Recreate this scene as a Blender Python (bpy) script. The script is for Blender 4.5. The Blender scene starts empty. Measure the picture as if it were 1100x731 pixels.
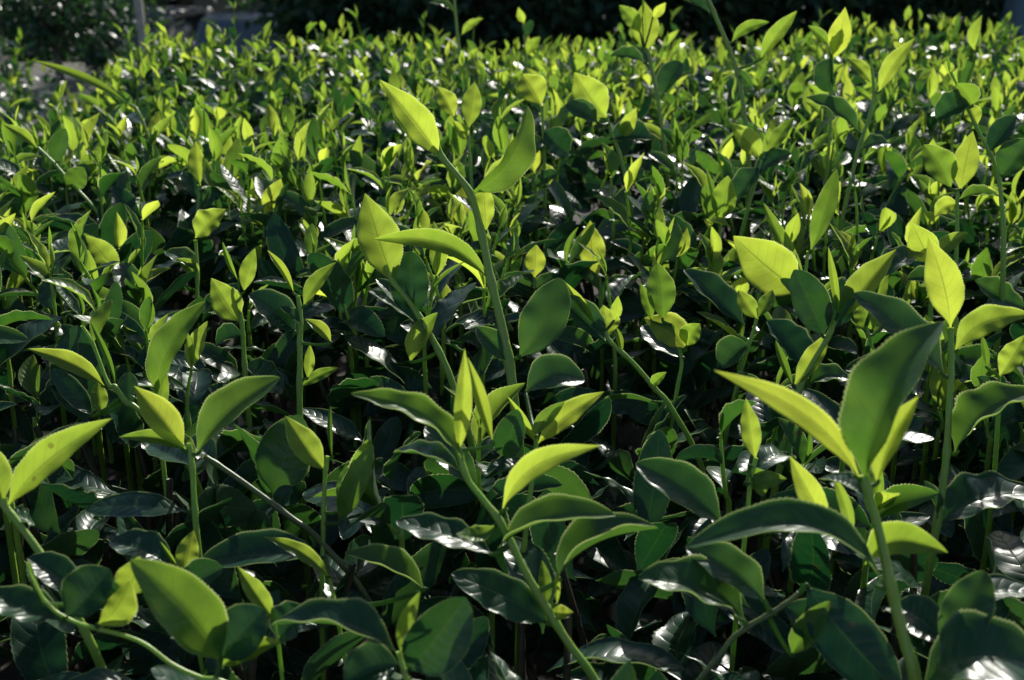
import bpy, math, random
import numpy as np
from mathutils import Vector, Matrix

R = math.radians
scene = bpy.context.scene
COL = scene.collection
rng = np.random.default_rng(11)

# ---------------------------------------------------------------- camera, light, exposure
CAM_Z = 0.78
PITCH = R(18.6)
cam_data = bpy.data.cameras.new('camera')
cam = bpy.data.objects.new('camera', cam_data)
COL.objects.link(cam)
cam.location = (0, 0, CAM_Z)
cam.rotation_euler = (R(90) - PITCH, 0, 0)
cam_data.sensor_width = 23.7
cam_data.angle = R(45)
cam_data.clip_start = 0.02
cam_data.clip_end = 400
cam_data.dof.use_dof = True
cam_data.dof.focus_distance = 0.80
cam_data.dof.aperture_fstop = 9.0
scene.camera = cam

SUN_EL, SUN_AZ = R(31), R(18)          # azimuth to the right of the view direction
world = bpy.data.worlds.new('World'); scene.world = world
world.use_nodes = True
wn = world.node_tree
sky = wn.nodes.new('ShaderNodeTexSky'); sky.sky_type = 'NISHITA'
sky.sun_disc = False; sky.sun_elevation = SUN_EL; sky.sun_rotation = SUN_AZ
bg = wn.nodes['Background']; bg.inputs['Strength'].default_value = 0.10
wn.links.new(sky.outputs['Color'], bg.inputs['Color'])
sd = bpy.data.lights.new('sun', 'SUN'); sd.energy = 4.6; sd.angle = R(0.5); sd.color = (1.0, 0.96, 0.87)
sun = bpy.data.objects.new('sun', sd); COL.objects.link(sun)
SUN_DIR = Vector((math.sin(SUN_AZ)*math.cos(SUN_EL), math.cos(SUN_AZ)*math.cos(SUN_EL), math.sin(SUN_EL)))
sun.rotation_euler = SUN_DIR.to_track_quat('Z', 'Y').to_euler()
vs = scene.view_settings
vs.view_transform = 'Standard'; vs.look = 'None'; vs.exposure = 0.5; vs.gamma = 1.0
vs.use_curve_mapping = False

# ---------------------------------------------------------------- photo geometry helpers
FPX = 550 / math.tan(R(22.5))
FWD = np.array([0, math.cos(PITCH), -math.sin(PITCH)])
UPV = np.array([0, math.sin(PITCH), math.cos(PITCH)])
RGT = np.array([1.0, 0, 0])
CAMP = np.array([0, 0, CAM_Z])
def at(px, py, d):
    return CAMP + d*(FWD + RGT*(px-550)/FPX + UPV*(365.5-py)/FPX)
def project(p):
    v = np.asarray(p) - CAMP
    d = v @ FWD
    return 550 + FPX*(v @ RGT)/d, 365.5 - FPX*(v @ UPV)/d, d
def unit(v):
    v = np.asarray(v, float)
    return v/np.maximum(np.linalg.norm(v, axis=-1, keepdims=True), 1e-9)

# ---------------------------------------------------------------- materials
def nt(name):
    m = bpy.data.materials.new(name); m.use_nodes = True
    t = m.node_tree; t.nodes.clear()
    return m, t, t.nodes.new('ShaderNodeOutputMaterial')
def node(t, kind, **kw):
    n = t.nodes.new(kind)
    for k, v in kw.items():
        if k in n.inputs: n.inputs[k].default_value = v
        else: setattr(n, k, v)
    return n
def math_n(t, op, a, b=None, clamp=False):
    n = t.nodes.new('ShaderNodeMath'); n.operation = op; n.use_clamp = clamp
    for i, x in enumerate((a, b)):
        if x is None: continue
        if isinstance(x, (int, float)): n.inputs[i].default_value = x
        else: t.links.new(x, n.inputs[i])
    return n.outputs[0]
def mixc(t, f, a, b, bt='MIX'):
    n = t.nodes.new('ShaderNodeMix'); n.data_type = 'RGBA'; n.blend_type = bt
    for s, x in ((0, f), (6, a), (7, b)):
        if isinstance(x, (int, float)): n.inputs[s].default_value = x
        elif isinstance(x, tuple): n.inputs[s].default_value = (*x, 1)
        else: t.links.new(x, n.inputs[s])
    return n.outputs[2]
def ramp(t, fac, stops):
    n = t.nodes.new('ShaderNodeValToRGB'); e = n.color_ramp.elements
    while len(e) < len(stops): e.new(0.5)
    for el, (p, c) in zip(e, stops): el.position = p; el.color = (*c, 1)
    t.links.new(fac, n.inputs[0])
    return n.outputs[0]

def leaf_material(name, matte=0.0):
    m, t, out = nt(name)
    L = t.links
    age = node(t, 'ShaderNodeAttribute', attribute_name='age').outputs['Fac']
    rnd = node(t, 'ShaderNodeAttribute', attribute_name='rnd').outputs['Fac']
    uv = node(t, 'ShaderNodeUVMap').outputs[0]
    sep = t.nodes.new('ShaderNodeSeparateXYZ'); L.new(uv, sep.inputs[0])
    u = math_n(t, 'ABSOLUTE', math_n(t, 'MULTIPLY_ADD', sep.outputs[0], 2.0)); 
    # (u*2-1)
    n = u.node.inputs[0].links[0].from_node; n.inputs[2].default_value = -1.0
    v = sep.outputs[1]
    geo = t.nodes.new('ShaderNodeNewGeometry')
    back = geo.outputs['Backfacing']
    tc = t.nodes.new('ShaderNodeTexCoord')
    noise = node(t, 'ShaderNodeTexNoise', Scale=55.0, Detail=3.0, Roughness=0.6)
    L.new(tc.outputs['Object'], noise.inputs['Vector'])
    fine = node(t, 'ShaderNodeTexNoise', Scale=420.0, Detail=2.0)
    L.new(tc.outputs['Object'], fine.inputs['Vector'])
    # veins: midrib + lateral pairs sweeping forward
    mid = math_n(t, 'SUBTRACT', 1.0, math_n(t, 'DIVIDE', u, 0.055), True)
    ph = math_n(t, 'SUBTRACT', v, math_n(t, 'MULTIPLY', math_n(t, 'POWER', u, 1.3), 0.17))
    ph = math_n(t, 'ADD', ph, math_n(t, 'MULTIPLY', noise.outputs[0], 0.035))
    wave = math_n(t, 'ABSOLUTE', math_n(t, 'SINE', math_n(t, 'MULTIPLY', ph, math.pi*9)))
    lat = math_n(t, 'SUBTRACT', 1.0, math_n(t, 'DIVIDE', wave, 0.20), True)
    lat = math_n(t, 'MULTIPLY', lat, math_n(t, 'SUBTRACT', 1.0, math_n(t, 'POWER', u, 3.0)))
    vein = math_n(t, 'MAXIMUM', mid, math_n(t, 'MULTIPLY', lat, 0.5))
    rim = math_n(t, 'DIVIDE', math_n(t, 'SUBTRACT', u, 0.95), 0.05, True)  # leaf margin mask: thin pale edge, with the sunlit rim highlight painted in
    n01 = math_n(t, 'MULTIPLY_ADD', noise.outputs[0], 0.35); n01.node.inputs[2].default_value = -0.175
    a2 = math_n(t, 'ADD', age, n01, False)
    a2 = math_n(t, 'ADD', a2, math_n(t, 'MULTIPLY', rim, 0.25), True)
    dif = ramp(t, a2, [(0, (0.010, 0.044, 0.024)), (0.35, (0.019, 0.066, 0.026)), (0.7, (0.058, 0.130, 0.022)), (1, (0.11, 0.18, 0.026))])
    trn = ramp(t, a2, [(0, (0.010, 0.068, 0.016)), (0.35, (0.062, 0.185, 0.018)), (0.7, (0.235, 0.42, 0.030)), (1, (0.46, 0.61, 0.055))])
    # each leaf a little different in hue and value
    hs = node(t, 'ShaderNodeHueSaturation'); L.new(trn, hs.inputs['Color'])
    L.new(math_n(t, 'MULTIPLY_ADD', rnd, 0.035), hs.inputs['Hue'])
    hs.inputs['Hue'].links[0].from_node.inputs[2].default_value = 0.482
    L.new(math_n(t, 'MULTIPLY_ADD', rnd, -0.45), hs.inputs['Value'])
    hs.inputs['Value'].links[0].from_node.inputs[2].default_value = 1.15
    trn = mixc(t, math_n(t, 'MULTIPLY', vein, 0.62), hs.outputs[0], (0.06, 0.13, 0.010))
    vor = node(t, 'ShaderNodeTexVoronoi', Scale=110.0); L.new(tc.outputs['Object'], vor.inputs['Vector'])
    spot = math_n(t, 'LESS_THAN', math_n(t, 'ADD', vor.outputs['Distance'], math_n(t, 'MULTIPLY', noise.outputs[0], 0.5)), 0.42)
    vsep = t.nodes.new('ShaderNodeSeparateColor'); L.new(vor.outputs['Color'], vsep.inputs[0])
    spot = math_n(t, 'MULTIPLY', spot, math_n(t, 'GREATER_THAN', vsep.outputs[0], 0.88))
    spot = math_n(t, 'MULTIPLY', spot, math_n(t, 'GREATER_THAN', rnd, 0.35))
    trn = mixc(t, math_n(t, 'MULTIPLY', spot, 0.5), trn, (0.10, 0.055, 0.012))
    dif = mixc(t, math_n(t, 'MULTIPLY', spot, 0.7), dif, (0.10, 0.06, 0.03))
    trn = mixc(t, math_n(t, 'MULTIPLY', rim, 0.75), trn, (0.60, 0.66, 0.30))
    under = mixc(t, 0.5, dif, (0.10, 0.15, 0.055))
    dif = mixc(t, math_n(t, 'MULTIPLY', back, 0.75), dif, under)
    dif = mixc(t, math_n(t, 'MULTIPLY', vein, 0.42), dif, (0.12, 0.17, 0.05))
    dif = mixc(t, math_n(t, 'MULTIPLY', rim, 0.45), dif, (0.22, 0.28, 0.12))
    # relief
    h = math_n(t, 'ADD', math_n(t, 'MULTIPLY', vein, -0.5), math_n(t, 'MULTIPLY', noise.outputs[0], 0.45))
    h = math_n(t, 'ADD', h, math_n(t, 'MULTIPLY', math_n(t, 'MULTIPLY', wave, math_n(t, 'SUBTRACT', 1.0, math_n(t, 'POWER', u, 2.0))), 0.45))
    h = math_n(t, 'ADD', h, math_n(t, 'MULTIPLY', fine.outputs[0], 0.10))
    bump = node(t, 'ShaderNodeBump', Strength=0.28, Distance=0.0014); L.new(h, bump.inputs['Height'])
    p = node(t, 'ShaderNodeBsdfPrincipled')
    L.new(dif, p.inputs['Base Color'])
    r0 = math_n(t, 'MULTIPLY_ADD', age, 0.06); r0.node.inputs[2].default_value = 0.29 + matte
    r0 = math_n(t, 'ADD', r0, math_n(t, 'MULTIPLY', rnd, 0.10))
    L.new(math_n(t, 'ADD', r0, math_n(t, 'MULTIPLY', back, 0.22)), p.inputs['Roughness'])
    p.inputs['IOR'].default_value = 1.45; p.inputs['Specular IOR Level'].default_value = 0.40 if not matte else 0.5
    L.new(bump.outputs[0], p.inputs['Normal'])
    tr = node(t, 'ShaderNodeBsdfTranslucent'); L.new(trn, tr.inputs['Color'])
    mx = t.nodes.new('ShaderNodeMixShader')
    w = math_n(t, 'MULTIPLY_ADD', age, 0.36, True); w.node.inputs[2].default_value = 0.26
    L.new(w, mx.inputs[0]); L.new(p.outputs[0], mx.inputs[1]); L.new(tr.outputs[0], mx.inputs[2])
    L.new(mx.outputs[0], out.inputs[0])
    return m

def stem_material(name, green, brown):
    m, t, out = nt(name)
    tc = t.nodes.new('ShaderNodeTexCoord')
    no = node(t, 'ShaderNodeTexNoise', Scale=90.0, Detail=4.0)
    t.links.new(tc.outputs['Object'], no.inputs['Vector'])
    c = ramp(t, no.outputs[0], [(0.35, green), (0.75, brown)])
    p = node(t, 'ShaderNodeBsdfPrincipled', Roughness=0.42)
    t.links.new(c, p.inputs['Base Color'])
    b = node(t, 'ShaderNodeBump', Strength=0.4, Distance=0.001); t.links.new(no.outputs[0], b.inputs['Height'])
    t.links.new(b.outputs[0], p.inputs['Normal'])
    t.links.new(p.outputs[0], out.inputs[0])
    if green[1] > green[0]*1.2:
        p.inputs['Subsurface Weight'].default_value = 0.7
        p.inputs['Subsurface Radius'].default_value = (0.004, 0.005, 0.0012)
        p.inputs['Subsurface Scale'].default_value = 1.0
    return m

def noise_material(name, stops, scale, rough, bump=0.5, dist=0.01, detail=6.0):
    m, t, out = nt(name)
    tc = t.nodes.new('ShaderNodeTexCoord')
    no = node(t, 'ShaderNodeTexNoise', Scale=scale, Detail=detail, Roughness=0.65)
    t.links.new(tc.outputs['Object'], no.inputs['Vector'])
    c = ramp(t, no.outputs[0], stops)
    p = node(t, 'ShaderNodeBsdfPrincipled', Roughness=rough)
    t.links.new(c, p.inputs['Base Color'])
    b = node(t, 'ShaderNodeBump', Strength=bump, Distance=dist); t.links.new(no.outputs[0], b.inputs['Height'])
    t.links.new(b.outputs[0], p.inputs['Normal'])
    t.links.new(p.outputs[0], out.inputs[0])
    return m

M_LEAF = leaf_material('tea_leaf')
M_BUSH = leaf_material('bush_leaf', 0.3)
M_STEM = stem_material('green_stem', (0.16, 0.27, 0.03), (0.20, 0.25, 0.045))
M_TWIG = stem_material('woody_green_twig', (0.06, 0.095, 0.02), (0.10, 0.085, 0.045))
M_BARK = stem_material('bark', (0.055, 0.042, 0.028), (0.11, 0.085, 0.06))
M_SOIL = noise_material('soil', [(0.3, (0.014, 0.010, 0.007)), (0.7, (0.04, 0.03, 0.02))], 30, 0.95)
M_GROUND = noise_material('field_ground', [(0.3, (0.035, 0.04, 0.022)), (0.7, (0.10, 0.09, 0.06))], 4, 0.95, 0.6, 0.03)
M_GRAVEL = noise_material('gravel', [(0.3, (0.05, 0.048, 0.043)), (0.7, (0.12, 0.115, 0.105))], 60, 0.9, 0.8, 0.01)
M_TARMAC = noise_material('tarmac', [(0.3, (0.045, 0.047, 0.052)), (0.7, (0.075, 0.077, 0.082))], 40, 0.85, 0.4, 0.005)
M_POST = noise_material('weathered_wood', [(0.3, (0.22, 0.19, 0.15)), (0.7, (0.40, 0.36, 0.30))], 25, 0.8, 0.4, 0.003)
M_WALL = noise_material('rendered_wall', [(0.3, (0.17, 0.15, 0.12)), (0.7, (0.26, 0.235, 0.19))], 3, 0.9, 0.3, 0.01)
M_ROOF = noise_material('roof_sheet', [(0.3, (0.10, 0.09, 0.085)), (0.7, (0.16, 0.145, 0.13))], 6, 0.95, 0.3, 0.01)
M_TARP = noise_material('blue_grey_tarpaulin', [(0.3, (0.16, 0.24, 0.31)), (0.7, (0.25, 0.34, 0.42))], 4, 0.5, 0.6, 0.03)
def plain(name, c, rough, metal=0.0):
    m, t, out = nt(name)
    tc = t.nodes.new('ShaderNodeTexCoord')
    no = node(t, 'ShaderNodeTexNoise', Scale=12.0, Detail=4.0); t.links.new(tc.outputs['Object'], no.inputs['Vector'])
    cc = mixc(t, no.outputs[0], tuple(x*0.8 for x in c), tuple(min(1, x*1.15) for x in c))
    p = node(t, 'ShaderNodeBsdfPrincipled', Roughness=rough, Metallic=metal)
    t.links.new(cc, p.inputs['Base Color']); t.links.new(p.outputs[0], out.inputs[0])
    return m
M_CAR = plain('car_paint', (0.06, 0.085, 0.105), 0.55)
M_CAR2 = plain('dark_car_paint', (0.05, 0.05, 0.055), 0.55)
M_GLASS = plain('dark_glass', (0.012, 0.014, 0.016), 0.08)
M_RUBBER = plain('rubber', (0.02, 0.02, 0.02), 0.8)
M_RED = plain('red_lens', (0.55, 0.03, 0.02), 0.25)
M_LAMP = plain('clear_lens', (0.6, 0.6, 0.6), 0.15)

# ---------------------------------------------------------------- mesh helpers
class Geo:
    """verts, faces (quads), uv, age, rnd and material index, collected as arrays"""
    def __init__(s): s.v = []; s.f = []; s.uv = []; s.age = []; s.rnd = []; s.mi = []; s.n = 0
    def add(s, v, f, uv, age, rnd, mi=0):
        s.v.append(v); s.f.append(f + s.n); s.uv.append(uv); s.age.append(age); s.rnd.append(rnd)
        s.mi.append(np.full(len(f), mi)); s.n += len(v)
    def build(s, name, mats, parent=None, origin=None):
        v = np.concatenate(s.v); f = np.concatenate(s.f).astype(np.int32)
        if origin is not None: v = v - np.asarray(origin)
        me = bpy.data.meshes.new(name)
        me.vertices.add(len(v)); me.vertices.foreach_set('co', v.astype(np.float32).ravel())
        me.loops.add(f.size); me.loops.foreach_set('vertex_index', f.ravel())
        me.polygons.add(len(f)); me.polygons.foreach_set('loop_start', np.arange(0, f.size, 4, dtype=np.int32))
        me.polygons.foreach_set('material_index', np.concatenate(s.mi).astype(np.int32))
        me.update(calc_edges=True)
        me.polygons.foreach_set('use_smooth', np.ones(len(f), bool))
        uvl = me.uv_layers.new(name='UVMap')
        uvl.data.foreach_set('uv', np.concatenate(s.uv)[f.ravel()].astype(np.float32).ravel())
        for nm, arr in (('age', s.age), ('rnd', s.rnd)):
            a = me.attributes.new(nm, 'FLOAT', 'POINT'); a.data.foreach_set('value', np.concatenate(arr).astype(np.float32))
        for m in mats: me.materials.append(m)
        o = bpy.data.objects.new(name, me); COL.objects.link(o)
        if parent is not None: o.parent = parent
        elif origin is not None: o.location = origin
        return o

PT = np.array([0, .03, .08, .16, .27, .40, .52, .64, .75, .84, .91, .96, 1.0])
PW = np.array([.05, .07, .20, .50, .83, .99, .98, .85, .62, .40, .23, .11, .015])
PWB = np.array([.05, .07, .22, .55, .84, .98, 1.0, .96, .86, .70, .52, .33, .05])   # blunter mature tip
def leaf_geo(g, base, axis, nrm, L, W, bow, fold, curl, twist, und, age, rnd, nu, nv, serr=0.0, sway=None, mi=0):
    """N leaves at once; all args are arrays of N"""
    N = len(base)
    t = np.linspace(0, 1, nv+1)
    a = unit(axis); n = unit(nrm - a*np.sum(nrm*a, 1, keepdims=True)); sd = np.cross(a, n)
    if sway is None: sway = (np.modf(rnd*7.13)[0] - .5)*.22
    f = np.sin(np.pi*t**0.85)
    C = (base[:, None] + a[:, None]*(L[:, None]*t)[..., None] + n[:, None]*((L*bow)[:, None]*f)[..., None]
         + sd[:, None]*((L*sway)[:, None]*f)[..., None])
    T = unit(np.gradient(C, axis=1))
    S = unit(np.cross(T, n[:, None])); Nn = np.cross(S, T)
    tw = twist[:, None]*(t - .3)
    c, s_ = np.cos(tw)[..., None], np.sin(tw)[..., None]
    S, Nn = S*c + Nn*s_, Nn*c - S*s_
    blunt = np.clip(1 - age, 0, 1)[:, None]
    prof = np.interp(t, PT, PW)*(1-blunt) + np.interp(t, PT, PWB)*blunt
    h = (W/2)[:, None]*prof
    rimlift = np.where(fold < .7, .07, 0.)
    uu = {11: np.array([-1, -.93, -.78, -.5, -.22, 0, .22, .5, .78, .93, 1]), 7: np.array([-1, -.92, -.5, 0, .5, .92, 1])}.get(nu, np.linspace(-1, 1, nu))
    fo = fold[:, None]*(1 - .35*t)
    V = np.empty((N, nv+1, nu, 3))
    k = 2.5 + 2.5*rnd[:, None]
    for j, q in enumerate(uu):
        hh = h
        if serr and abs(q) > .99:
            teeth = np.random.default_rng(int(1e4*abs(float(rnd[0]))) + j).uniform(.35, 1.5, (N, nv+1))
            hh = h*(1 + serr*teeth*np.where(np.arange(nv+1) % 2, 1, -1)*np.where((t > .1) & (t < .98), 1, 0))
        au = abs(q)
        bump = curl[:, None]*au**2 + und[:, None]*au**1.5*np.sin(2*np.pi*k*t + 9*rnd[:, None] + (2.1 if q > 0 else 0))
        if serr and abs(q) > .99: bump = bump + rimlift[:, None]
        V[:, :, j] = C + S*(q*hh*np.cos(fo))[..., None] + Nn*(hh*(au*np.sin(fo) + bump))[..., None]
    idx = np.arange(N*(nv+1)*nu).reshape(N, nv+1, nu)
    F = np.stack([idx[:, :-1, :-1], idx[:, :-1, 1:], idx[:, 1:, 1:], idx[:, 1:, :-1]], -1).reshape(-1, 4)
    uvg = np.stack(np.broadcast_arrays(((uu+1)/2)[None, None, :], t[None, :, None]), -1)
    uvg = np.broadcast_to(uvg, (N, nv+1, nu, 2)).reshape(-1, 2)
    m = (nv+1)*nu
    g.add(V.reshape(-1, 3), F, uvg, np.repeat(age, m), np.repeat(rnd, m), mi)

def tube(g, pts, r0, r1, sides=6, age=.6, mi=0, smooth=3, nodes=()):
    pts = np.asarray(pts, float)
    if smooth > 1 and len(pts) > 2:
        out = []
        P = np.vstack([2*pts[0]-pts[1], pts, 2*pts[-1]-pts[-2]])
        for i in range(1, len(P)-2):
            for k in range(smooth):
                x = k/smooth
                out.append(.5*((2*P[i]) + (-P[i-1]+P[i+1])*x + (2*P[i-1]-5*P[i]+4*P[i+1]-P[i+2])*x*x + (-P[i-1]+3*P[i]-3*P[i+1]+P[i+2])*x**3))
        out.append(pts[-1]); pts = np.array(out)
    T = unit(np.gradient(pts, axis=0))
    ref = np.array([.31, .9, .17]) if abs(T[0] @ unit(np.array([.31, .9, .17]))) < .9 else np.array([1., 0, 0])
    A = unit(np.cross(T, ref)); B = np.cross(T, A)
    r = np.linspace(r0, r1, len(pts))
    if len(nodes): r = r*(1 + .26*np.max([np.exp(-(np.linalg.norm(pts - q, axis=1)/(r0*1.5))**2) for q in nodes], axis=0))
    th = np.linspace(0, 2*np.pi, sides, endpoint=False)
    V = pts[:, None] + (A[:, None]*np.cos(th)[None, :, None] + B[:, None]*np.sin(th)[None, :, None])*r[:, None, None]
    idx = np.arange(len(pts)*sides).reshape(len(pts), sides); nx = np.roll(idx, -1, 1)
    F = np.stack([idx[:-1], nx[:-1], nx[1:], idx[1:]], -1).reshape(-1, 4)
    V = V.reshape(-1, 3)
    # closed ends
    caps = [[i, i+1, sides-1-i-1, sides-1-i] for i in range(sides//2 - 1)]
    caps += [[x + (len(pts)-1)*sides for x in q[::-1]] for q in caps]
    F = np.vstack([F, np.array(caps)])
    g.add(V, F, np.tile([.3, .5], (len(V), 1)), np.full(len(V), age), np.full(len(V), .5), mi)

def empty(name, loc):
    o = bpy.data.objects.new(name, None); COL.objects.link(o); o.location = loc
    o.empty_display_size = .02
    return o
def tag(o, label=None, cat=None, group=None, kind=None):
    if label: o['label'] = label
    if cat: o['category'] = cat
    if group: o['group'] = group
    if kind: o['kind'] = kind
    return o

# ---------------------------------------------------------------- terrain
BED_Z = 0.50
def bed_left(y):  return -0.52 - 0.17*y + 0.04*np.sin(3.1*y + 1)
def bed_far(x):   return 2.86 + 0.08*np.sin(2.3*x) + 0.05*np.sin(7*x+1)
def bed_top(x, y):
    e = np.minimum(x - bed_left(y), (bed_far(x) - y)*1.2)
    e = np.minimum(e, 2.75 - x)
    k = np.clip(e/0.28, 0, 1)
    sh = 1 - (1 - k)**2.2
    return (BED_Z*(.5 + .5*sh) + 0.018*np.sin(4.3*x+.6)*np.cos(3.7*y) + 0.012*np.sin(11*x+2)*np.sin(9*y)), e
def grid_obj(name, x0, x1, y0, y1, nx, ny, zf, mat):
    X, Y = np.meshgrid(np.linspace(x0, x1, nx), np.linspace(y0, y1, ny))
    V = np.stack([X, Y, zf(X, Y)], -1).reshape(-1, 3)
    idx = np.arange(nx*ny).reshape(ny, nx)
    F = np.stack([idx[:-1, :-1], idx[:-1, 1:], idx[1:, 1:], idx[1:, :-1]], -1).reshape(-1, 4)
    g = Geo(); g.add(V, F, np.zeros((len(V), 2)), np.zeros(len(V)), np.zeros(len(V)))
    return g.build(name, [mat])
def terrain_z(X, Y):
    k = np.clip((Y-7.2)/8.5, 0, 1); k = k*k*(3-2*k)
    return -2.1*k + 0.0*X
gr = grid_obj('ground', -120, 120, -20, 260, 121, 281, terrain_z, M_GROUND); tag(gr, kind='structure')
so = grid_obj('soil_bed', -1.6, 2.9, -.6, 4.0, 40, 40, lambda X, Y: 0.02 + 0.012*np.sin(9*X)*np.cos(8*Y), M_SOIL); tag(so, kind='structure')
pa = grid_obj('gravel_path', -6.5, -1.75, 3.6, 7.0, 30, 30, lambda X, Y: 0.008 + 0.004*np.sin(5*X)*np.cos(6*Y), M_GRAVEL); tag(pa, kind='structure')
rd = grid_obj('road', -60, 60, 18.5, 25.5, 60, 8, lambda X, Y: terrain_z(X, Y) + 0.006, M_TARMAC); tag(rd, kind='structure')

# ---------------------------------------------------------------- hero tea shoots, read off the photograph
HERO = []      # dicts: label, short, objects' extents
HLEAF = []     # (xmin,xmax,ymin,ymax,depth) of hero leaves in the picture, to keep the filler clear of them
GROUP = 'young tea shoots standing above the hedge'
def rot_about(v, a, ang):
    return v*math.cos(ang) + np.cross(a, v)*math.sin(ang) + a*(a @ v)*(1-math.cos(ang))
def hero(short, label, D, stem, w, leaves):
    """stem: [(x,y[,dd])...] in photo px from base to top, w: (px0,px1); leaves: dicts/tuples"""
    i = len(HERO)
    hr = np.random.default_rng(100+i)
    P = [at(s[0], s[1], D + (s[2] if len(s) > 2 else 0)) for s in stem]
    dirn = unit(P[0]-P[1]) if len(P) > 1 else np.array([0, 0, -1.])
    root = [P[0] + dirn*.05 + np.array([0, .01, -.09]), P[0] + dirn*.035 + np.array([0, .004, -.02])]
    allp = root + P
    e = empty('tea_shoot', root[0])
    tag(e, label, 'tea shoot', GROUP)
    g = Geo()
    r0, r1 = w[0]*.5*D/FPX, w[1]*.5*D/FPX
    dense = np.concatenate([np.linspace(allp[k], allp[k+1], 12) for k in range(len(allp)-1)])
    nd = []
    for lf in leaves:
        b = at(lf[0], lf[1], D + (lf[8].get('db', 0) if len(lf) > 8 else 0)); dd = np.linalg.norm(dense-b, axis=1)
        if dd.min() < .03: nd.append(dense[dd.argmin()])
    tube(g, allp, r0*.85, r1*.8, 10, smooth=9, nodes=nd)
    # swollen nodes
    g.build('stem', [M_TWIG if 'twig' in short else M_STEM], e, root[0])
    dense = np.concatenate([np.linspace(allp[k], allp[k+1], 12) for k in range(len(allp)-1)])
    for lf in leaves:
        bx, by, tx, ty, wp, roll, bow, age = lf[:8]
        o = lf[8] if len(lf) > 8 else {}
        b = at(bx, by, D + o.get('db', 0)); t_ = at(tx, ty, D + o.get('dt', hr.uniform(-.012, .012)))
        sway = o.get('sway', hr.uniform(-.05, .05))
        if age >= .7 and roll >= 38 and bow > 0 and 'keep' not in o:
            wp = wp*.74; sway = bow*math.sin(R(roll))*(1 if tx < bx else -1); roll = 20; bow = bow*.4
        a = unit(t_ - b); Ln = np.linalg.norm(t_-b)
        v = unit(CAMP - (b+t_)/2); n0 = unit(v - a*(v @ a))
        sgn = 1 if tx < bx else -1
        n = rot_about(n0, a, R(roll)*sgn)
        fold = o.get('fold', 20)
        if fold < 30: fold = fold*1.35
        g = Geo()
        ar = lambda x: np.array([float(x)])
        leaf_geo(g, b[None], a[None], n[None], ar(Ln), ar(wp*D/FPX), ar(bow), ar(R(fold)),
                 ar(o.get('curl', hr.uniform(-.12, .22))), ar(o.get('twist', hr.uniform(-.35, .35))),
                 ar(o.get('und', hr.uniform(.03, .12)) if fold < 50 else .02), ar(age), ar(hr.uniform(0, .6)),
                 11, 76, .022 if fold < 50 else .01, ar(sway))
        # petiole from the nearest stem point below the blade
        dd = np.linalg.norm(dense - b, axis=1); q = dense[dd.argmin()]
        gap = dd.min()
        if .0015 < gap < .05:
            tube(g, [q, (q+b)/2 + a*.0 - np.array([0, 0, .06*gap]), b, b + a*Ln*.05], min(.0016, wp*D/FPX*.06+.0005), .0008, 6)
        g.build('bud' if fold >= 50 else 'leaf', [M_LEAF], e, root[0])
        xs = [bx, tx]; ys = [by, ty]; pad = wp*.3
        HLEAF.append((min(xs)-pad, max(xs)+pad, min(ys)-pad, max(ys)+pad, D))
    xs = [l[2] for l in leaves] + [l[0] for l in leaves]; ys = [l[3] for l in leaves] + [l[1] for l in leaves]
    HERO.append(dict(short=short, x=float(np.mean(xs)), y=float(np.mean(ys)), D=D))
BUD = dict(fold=62, curl=.0, und=.02)

hero('the tall central shoot', 'tall thick tea shoot rising highest in the middle, large leaf arching left from its stem', .78,
     [(552, 428), (546, 385), (538, 345), (527, 300), (516, 245), (505, 208), (488, 185), (474, 168), (468, 150)], (14, 7),
     [(472, 168, 408, 86, 38, 12, .04, 1, dict(fold=20, dt=-.03)), (503, 208, 567, 114, 44, -35, .17, .55, dict(fold=26)),
      (522, 250, 519, 194, 26, -10, .02, .95), (526, 303, 402, 257, 34, 62, .16, .75, dict(fold=12)),
      (557, 385, 602, 299, 54, 14, .06, .30, dict(fold=20, curl=-.1, sway=.08, und=.08)), (548, 388, 512, 352, 30, 25, .1, .4)])
hero('the bright oval leaf left of centre', 'slanting tea shoot with one bright upright yellow leaf and a dark glossy leaf beside it', .80,
     [(486, 412), (470, 375), (455, 348), (440, 325), (422, 303), (414, 285)], (10, 6),
     [(424, 306, 392, 208, 48, 8, .02, 1, dict(fold=8)), (446, 346, 440, 270, 44, -12, .0, .15, dict(fold=12, und=.1)),
      (441, 390, 470, 336, 26, 20, .05, .75), (446, 345, 404, 300, 30, 45, .05, .2, dict(db=.02, dt=.03))])
hero('the long oblique foreground shoot', 'long oblique foreground tea shoot with two narrow rolled buds at its top', .56,
     [(641, 735), (612, 693), (588, 655), (563, 612), (538, 562), (520, 538), (502, 514), (494, 486), (492, 470)], (12, 7),
     [(492, 487, 499, 375, 24, -5, .05, .95, dict(fold=45, curl=0)), (530, 478, 502, 384, 20, 5, -.06, .85, dict(fold=50)),
      (500, 505, 377, 423, 42, 52, .17, .65, dict(fold=18)), (540, 549, 646, 479, 40, 50, .16, 1, dict(fold=10, dt=-.03)),
      (536, 590, 661, 554, 56, 62, .14, .45, dict(fold=30)), (598, 625, 707, 568, 64, 60, .16, .35, dict(fold=30)),
      (590, 671, 485, 617, 50, 28, .02, .2, dict(fold=6)), (533, 563, 490, 574, 26, 40, -.22, .7, dict(fold=20)),
      (530, 596, 426, 560, 46, 50, .05, .08, dict(fold=6, und=.1)), (584, 655, 582, 602, 16, 0, .02, .8), (590, 655, 616, 658, 20, 30, -.2, .9),
      (598, 650, 598, 610, 10, 0, 0, .9, BUD), (497, 508, 424, 486, 34, 60, .1, .3, dict(dt=.03))])
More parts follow.
